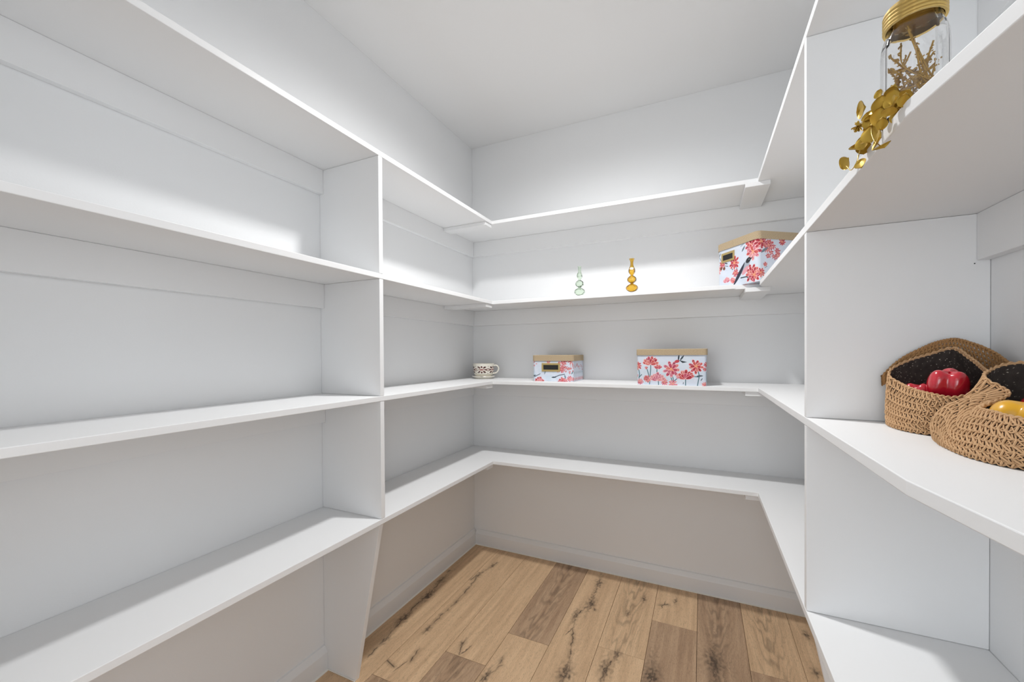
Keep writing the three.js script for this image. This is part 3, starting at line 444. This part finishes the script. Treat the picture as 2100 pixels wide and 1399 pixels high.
// ---------------------------------------------------------------- crocheted bags: rows of looped jute yarn over a near-black lining with specks of light painted in
const yarnTex = dataTex(64, 128, (x, y) => { const v = 20 * Math.sin((x * 2 + y) * 0.39) + 16 * n2(x / 3, y / 9); return [206 + v, 166 + v * 0.9, 124 + v * 0.8]; });
const yarn = std([1, 1, 1], 0.9, { map: yarnTex }), yarnDark = std([0.34, 0.235, 0.14], 0.92);
// near-black inner lining; pale specks paint in light through gaps between the loops
const lightSpecks = []; for (let i = 0; i < 420; i++) lightSpecks.push([rr(0, 512), rr(0, 512), rr(2.5, 5.5), rr(1.4, 2.6), rr(-0.9, 0.9), rr(0.35, 1)]);
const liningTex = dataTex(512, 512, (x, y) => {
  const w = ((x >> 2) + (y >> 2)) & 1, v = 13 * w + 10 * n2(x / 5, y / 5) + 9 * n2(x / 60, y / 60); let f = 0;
  for (const [fx, fy, a, b, r, k] of lightSpecks) { const dx = x - fx, dy = y - fy; if (Math.abs(dx) > 7 || Math.abs(dy) > 7) continue; const p = dx * Math.cos(r) + dy * Math.sin(r), q = dy * Math.cos(r) - dx * Math.sin(r); f = Math.max(f, k * sm(1.2, 0.7, Math.hypot(p / a, q / b))); }
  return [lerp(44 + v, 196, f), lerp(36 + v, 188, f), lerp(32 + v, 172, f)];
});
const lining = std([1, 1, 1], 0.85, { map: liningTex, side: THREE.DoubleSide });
// ribs: [base x, z], [belly x, y, z], [rim x, y, z] in order round the bag
function bagSurface(ribs, floorY) {
  const curve = (f) => new THREE.CatmullRomCurve3(ribs.map(f), true, 'centripetal');
  const base = curve((r) => V(r[0][0], floorY + 0.0016, r[0][1])), belly = curve((r) => V(...r[1])), rim = curve((r) => V(...r[2]));
  const acc = [0], M = 240; for (let i = 1; i <= M; i++) acc.push(acc[i - 1] + [base, belly, rim].reduce((q, c, k) => q + [0.6, 1, 0.7][k] * c.getPoint(i / M).distanceTo(c.getPoint((i - 1) / M)), 0));
  const even = (u) => { const t = u * acc[M]; let i = 0, j = M; while (j - i > 1) { const m = (i + j) >> 1; if (acc[m] <= t) i = m; else j = m; } return (i + (t - acc[i]) / (acc[j] - acc[i])) / M; };
  return (u, v) => { u = even(u - Math.floor(u)); const a = base.getPoint(u), b = belly.getPoint(u), c = rim.getPoint(u), q = b.clone().multiplyScalar(2).addScaledVector(a, -0.5).addScaledVector(c, -0.5); return a.multiplyScalar((1 - v) * (1 - v)).addScaledVector(q, 2 * v * (1 - v)).addScaledVector(c, v * v); };
}
function outward(S, u, v) { const e = 0.004, t = S(u + e, v).sub(S(u - e, v)), w = S(u, Math.min(1, v + 0.03)).sub(S(u, Math.max(0, v - 0.03))); return t.cross(w).normalize(); }
function crochetRow(S, v0, v1, n, sgn, lean, R, closed = true, u0 = 0, u1 = 1) {
  const pts = [], per = 6, N = n * per;
  for (let i = 0; i < N + (closed ? 0 : 1); i++) {
    const k = i / per, f = k - Math.floor(k), tri = f < 0.5 ? f * 2 : 2 - f * 2, e = sm(0, 1, tri), u = u0 + (u1 - u0) * (k + lean * e) / n, v = lerp(v0, v1, clamp(e + rr(-0.06, 0.06))), p = S(u, v);
    p.addScaledVector(outward(S, u, v), sgn * (0.0003 + 0.0012 * Math.sin(f * Math.PI * 2) + rr(0, 0.0005))); pts.push(p);
  }
  return new THREE.TubeGeometry(new THREE.CatmullRomCurve3(pts, closed), N * 2, R, 5, closed);
}
function crochetRope(S, v, n, sgn, R, amp, closed = true, u0 = 0, u1 = 1) {
  const pts = []; const N = n * 4; for (let i = 0; i < N + (closed ? 0 : 1); i++) { const u = u0 + (u1 - u0) * i / N, p = S(u, v), o = outward(S, u, v); p.addScaledVector(o, sgn * (0.0006 + amp * Math.sin(i * Math.PI / 2))); p.y += amp * Math.cos(i * Math.PI / 2); pts.push(p); }
  return new THREE.TubeGeometry(new THREE.CatmullRomCurve3(pts, closed), N * 2, R, 5, closed);
}
function yarnUV(g, k = 120) { const u = g.attributes.uv; for (let i = 0; i < u.count; i++) u.setXY(i, u.getX(i) * k, u.getY(i)); return g; }
function crochetBag(label, ribs, n, rows, floorY, sgn) {
  const o = thing('crochet_bag', label, 'bag'), S = bagSurface(ribs, floorY), loops = [];
  for (let r = 0; r < rows; r++) { loops.push(yarnUV(crochetRow(S, (r - 0.04) / rows, (r + 1.04) / rows, n, sgn, r % 2 ? 0.62 : -0.62, 0.0013), 160)); loops.push(yarnUV(crochetRow(S, r / rows, (r + 0.75) / rows, n, sgn, r % 2 ? -0.1 : 0.1, 0.00085), 160)); if (r) loops.push(yarnUV(crochetRope(S, r / rows, n, sgn, 0.0012, 0.0009))); }
  const k = obj('crochet_loops', loops, yarn, o); k.userData.kind = 'stuff'; k.userData.label = 'looped jute yarn rows';
  obj('rim', [yarnUV(crochetRope(S, 1, n, sgn, 0.0016, 0.0012)), yarnUV(crochetRope(S, 0.985, n, -sgn, 0.0014, 0.001))], yarn, o);
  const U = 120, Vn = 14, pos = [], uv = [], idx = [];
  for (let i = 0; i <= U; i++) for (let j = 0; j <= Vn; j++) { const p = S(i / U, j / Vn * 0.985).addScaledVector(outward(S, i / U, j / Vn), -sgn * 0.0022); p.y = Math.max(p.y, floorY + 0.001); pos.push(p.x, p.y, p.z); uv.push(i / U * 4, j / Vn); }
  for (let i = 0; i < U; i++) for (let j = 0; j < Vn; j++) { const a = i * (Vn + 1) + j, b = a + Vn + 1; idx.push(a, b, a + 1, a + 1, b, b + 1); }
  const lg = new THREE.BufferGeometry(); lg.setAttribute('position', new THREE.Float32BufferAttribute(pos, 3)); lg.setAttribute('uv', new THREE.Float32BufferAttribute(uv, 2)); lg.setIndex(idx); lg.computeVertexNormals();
  const L = obj('lining', lg, lining, o); L.userData.label = 'near-black lining with painted specks of light';
  const bs = new THREE.ShapeGeometry(new THREE.Shape(Array.from({ length: 60 }, (_, i) => { const p = S(i / 60, 0); return new THREE.Vector2(p.x, -p.z); }))); bs.rotateX(-Math.PI / 2); bs.translate(0, floorY + 0.0012, 0);
  obj('bottom', bs, std([0.05, 0.035, 0.025], 0.9, { side: THREE.DoubleSide }), o);
  return [o, S];
}
const rib = (bxz, rimP, out = 0.006, by = 0.45) => { const [x, z] = bxz, [rx, ry, rz] = rimP, y = lerp(S3, ry, by), mx = lerp(x, rx, by), mz = lerp(z, rz, by); return [[x, z], [mx, y, mz], rimP, out]; };
function bulge(ribs, cx, cz) { return ribs.map(([b, m, r, o]) => { if (o === null) return [b, m, r]; const dx = m[0] - cx, dz = m[2] - cz, l = Math.hypot(dx, dz); return [b, [m[0] + dx / l * o, m[1], m[2] + dz / l * o], r]; }); }
const BAG1 = bulge([rib([1.338, 0.866], [1.3295, 1.133, 0.862]), rib([1.365, 0.850], [1.362, 1.152, 0.851], 0.002), rib([1.400, 0.847], [1.390, 1.163, 0.851], 0.001), rib([1.430, 0.853], [1.418, 1.174, 0.862], 0.002), rib([1.452, 0.872], [1.424, 1.158, 0.898], 0.003), rib([1.464, 0.912], [1.425, 1.142, 0.930], 0.003), rib([1.452, 0.957], [1.418, 1.130, 0.962], 0.005), rib([1.420, 0.982], [1.400, 1.106, 0.984], 0.004),
  rib([1.376, 0.988], [1.369, 1.092, 0.983], 0.006), rib([1.340, 0.974], [1.351, 1.095, 0.967], 0.007), rib([1.322, 0.945], [1.342, 1.098, 0.942], 0.007), rib([1.3165, 0.900], [1.334, 1.107, 0.900], 0.004), rib([1.321, 0.876], [1.3255, 1.121, 0.870], 0.003)], 1.385, 0.915);
const [bag1, S_1] = crochetBag('woven jute bag holding red peppers, against the divider behind the other bag', BAG1, 48, 8, S3, -1);
// the wide strap of the bag, folded back behind its rim
{ const up = new THREE.CatmullRomCurve3([[1.3205, 1.118, 0.848], [1.350, 1.150, 0.8385], [1.383, 1.173, 0.8375], [1.407, 1.186, 0.841], [1.428, 1.190, 0.848], [1.444, 1.182, 0.862], [1.459, 1.166, 0.888], [1.466, 1.146, 0.916]].map((p) => V(...p))), lo = new THREE.CatmullRomCurve3([[1.3205, 1.100, 0.850], [1.350, 1.120, 0.840], [1.385, 1.135, 0.8385], [1.410, 1.142, 0.842], [1.436, 1.135, 0.856], [1.452, 1.125, 0.874], [1.464, 1.110, 0.900], [1.469, 1.095, 0.925]].map((p) => V(...p)));
  const Sb = (u, v) => lo.getPoint(clamp(u)).lerp(up.getPoint(clamp(u)), v), gs = []; for (let r = 0; r < 7; r++) { gs.push(yarnUV(crochetRow(Sb, r / 7, (r + 1.3) / 7, 34, -1, 0.8, 0.0013, false), 60)); gs.push(yarnUV(crochetRope(Sb, (r + 0.5) / 7, 34, -1, 0.0016, 0.0008, false), 60)); } gs.push(yarnUV(crochetRope(Sb, 1, 40, -1, 0.002, 0.0012, false), 60));
  obj('strap', gs, std([0.70, 0.62, 0.48], 0.92, { map: yarnTex }), bag1); }
const BAG2 = bulge([rib([1.362, 1.012], [1.389, 1.131, 1.021], null), rib([1.395, 1.008], [1.403, 1.139, 1.005], null), rib([1.425, 1.006], [1.418, 1.147, 1.003], null), rib([1.450, 1.010], [1.444, 1.151, 1.005], null), rib([1.468, 1.05], [1.463, 1.150, 1.05], 0.002), rib([1.470, 1.12], [1.464, 1.130, 1.12], 0.002), rib([1.450, 1.19], [1.440, 1.105, 1.19], 0.005), rib([1.392, 1.215], [1.390, 1.090, 1.212], 0.006), rib([1.338, 1.198], [1.347, 1.086, 1.190], 0.008), rib([1.3185, 1.155], [1.345, 1.087, 1.140], 0.011), rib([1.3175, 1.100], [1.349, 1.088, 1.100], 0.010),
  [[1.322, 1.060], [1.331, 1.078, 1.072], [1.380, 1.097, 1.075], null], [[1.328, 1.034], [1.334, 1.080, 1.046], [1.397, 1.107, 1.061], null], [[1.336, 1.018], [1.341, 1.070, 1.022], [1.394, 1.115, 1.049], null], [[1.346, 1.013], [1.352, 1.066, 1.014], [1.386, 1.124, 1.036], null]], 1.395, 1.105);
crochetBag('woven jute bag holding a yellow pepper, in front of the other bag', BAG2, 62, 8, S3, -1);

// ---------------------------------------------------------------- peppers
function pepperGeo(r, h, lobes, seedK, dip = 0.16) {
  const A = 48, B = 28, pos = [], idx = [];
  for (let j = 0; j <= B; j++) for (let i = 0; i <= A; i++) {
    const th = i / A * Math.PI * 2, ph = j / B * Math.PI, s = Math.sin(ph), lobe = 1 - 0.3 * Math.pow(Math.abs(Math.sin(lobes * th / 2 + seedK)), 7) * (0.75 + 0.25 * s) - 0.04 * Math.cos(2 * th + seedK);
    const end = Math.exp(-Math.pow(s / 0.34, 2)), rad = r * Math.pow(s, 0.72) * lobe * (1 + 0.06 * Math.cos(ph));
    pos.push(Math.cos(th) * rad, h * (Math.cos(ph) - Math.sign(Math.cos(ph)) * dip * end) * (1 + 0.16 * Math.cos(lobes * th + 2 * seedK) * (0.35 + 0.65 * s)), Math.sin(th) * rad);
  }
  for (let j = 0; j < B; j++) for (let i = 0; i < A; i++) { const a = j * (A + 1) + i, b = a + A + 1; idx.push(a, a + 1, b, a + 1, b + 1, b); }
  const g = new THREE.BufferGeometry(); g.setAttribute('position', new THREE.Float32BufferAttribute(pos, 3)); g.setIndex(idx); g.setAttribute('uv', new THREE.Float32BufferAttribute(new Float32Array(pos.length / 3 * 2), 2)); g.computeVertexNormals(); return g;
}
const redSkin = phys([0.56, 0.012, 0.03], 0.22, { clearcoat: 1, clearcoatRoughness: 0.06 }), deepRed = phys([0.36, 0.01, 0.018], 0.25, { clearcoat: 1, clearcoatRoughness: 0.08 }), yellowSkin = phys([0.82, 0.42, 0.012], 0.3, { clearcoat: 0.7, clearcoatRoughness: 0.12 }), stalkMat = std([0.09, 0.2, 0.04], 0.6);
function pepper(label, p, r, h, lobes, k, skin, tilt = [0, 0]) {
  const o = thing('bell_pepper', label, 'pepper', p); o.rotation.set(tilt[0], tilt[1], 0, 'YXZ');
  obj('flesh', pepperGeo(r, h, lobes, k), skin, o);
  const st = tube([V(0, -h * 0.8, 0), V(0.001, -h * 1.0, 0.001), V(0.003, -h * 1.0 - 0.006, 0.002)], 0.0028, 8, 7); obj('stalk', st, stalkMat, o);
}
pepper('shiny red pepper in the middle of the rear woven bag, its two lobes showing', [1.3815, 1.1065, 0.937], 0.0275, 0.031, 3, -1.45, redSkin, [0.22, 0]);
pepper('red pepper at the left side of the rear woven bag, half hidden by its rim', [1.358, 1.074, 0.898], 0.022, 0.036, 3, 1.0, redSkin);
pepper('red pepper at the right side of the rear woven bag, beside the large one', [1.414, 1.069, 0.952], 0.0175, 0.035, 4, 0.2, redSkin);
pepper('yellow pepper filling the nearer woven bag at the right edge', [1.390, 1.0715, 1.122], 0.040, 0.031, 3, 0.9, yellowSkin);
pepper('dark red pepper behind the yellow one in the nearer woven bag', [1.432, 1.070, 1.056], 0.027, 0.034, 4, 0.5, deepRed);

scene.traverse((o) => { if (o.isMesh) { o.castShadow = true; o.receiveShadow = true; } });
renderer.render(scene, camera);
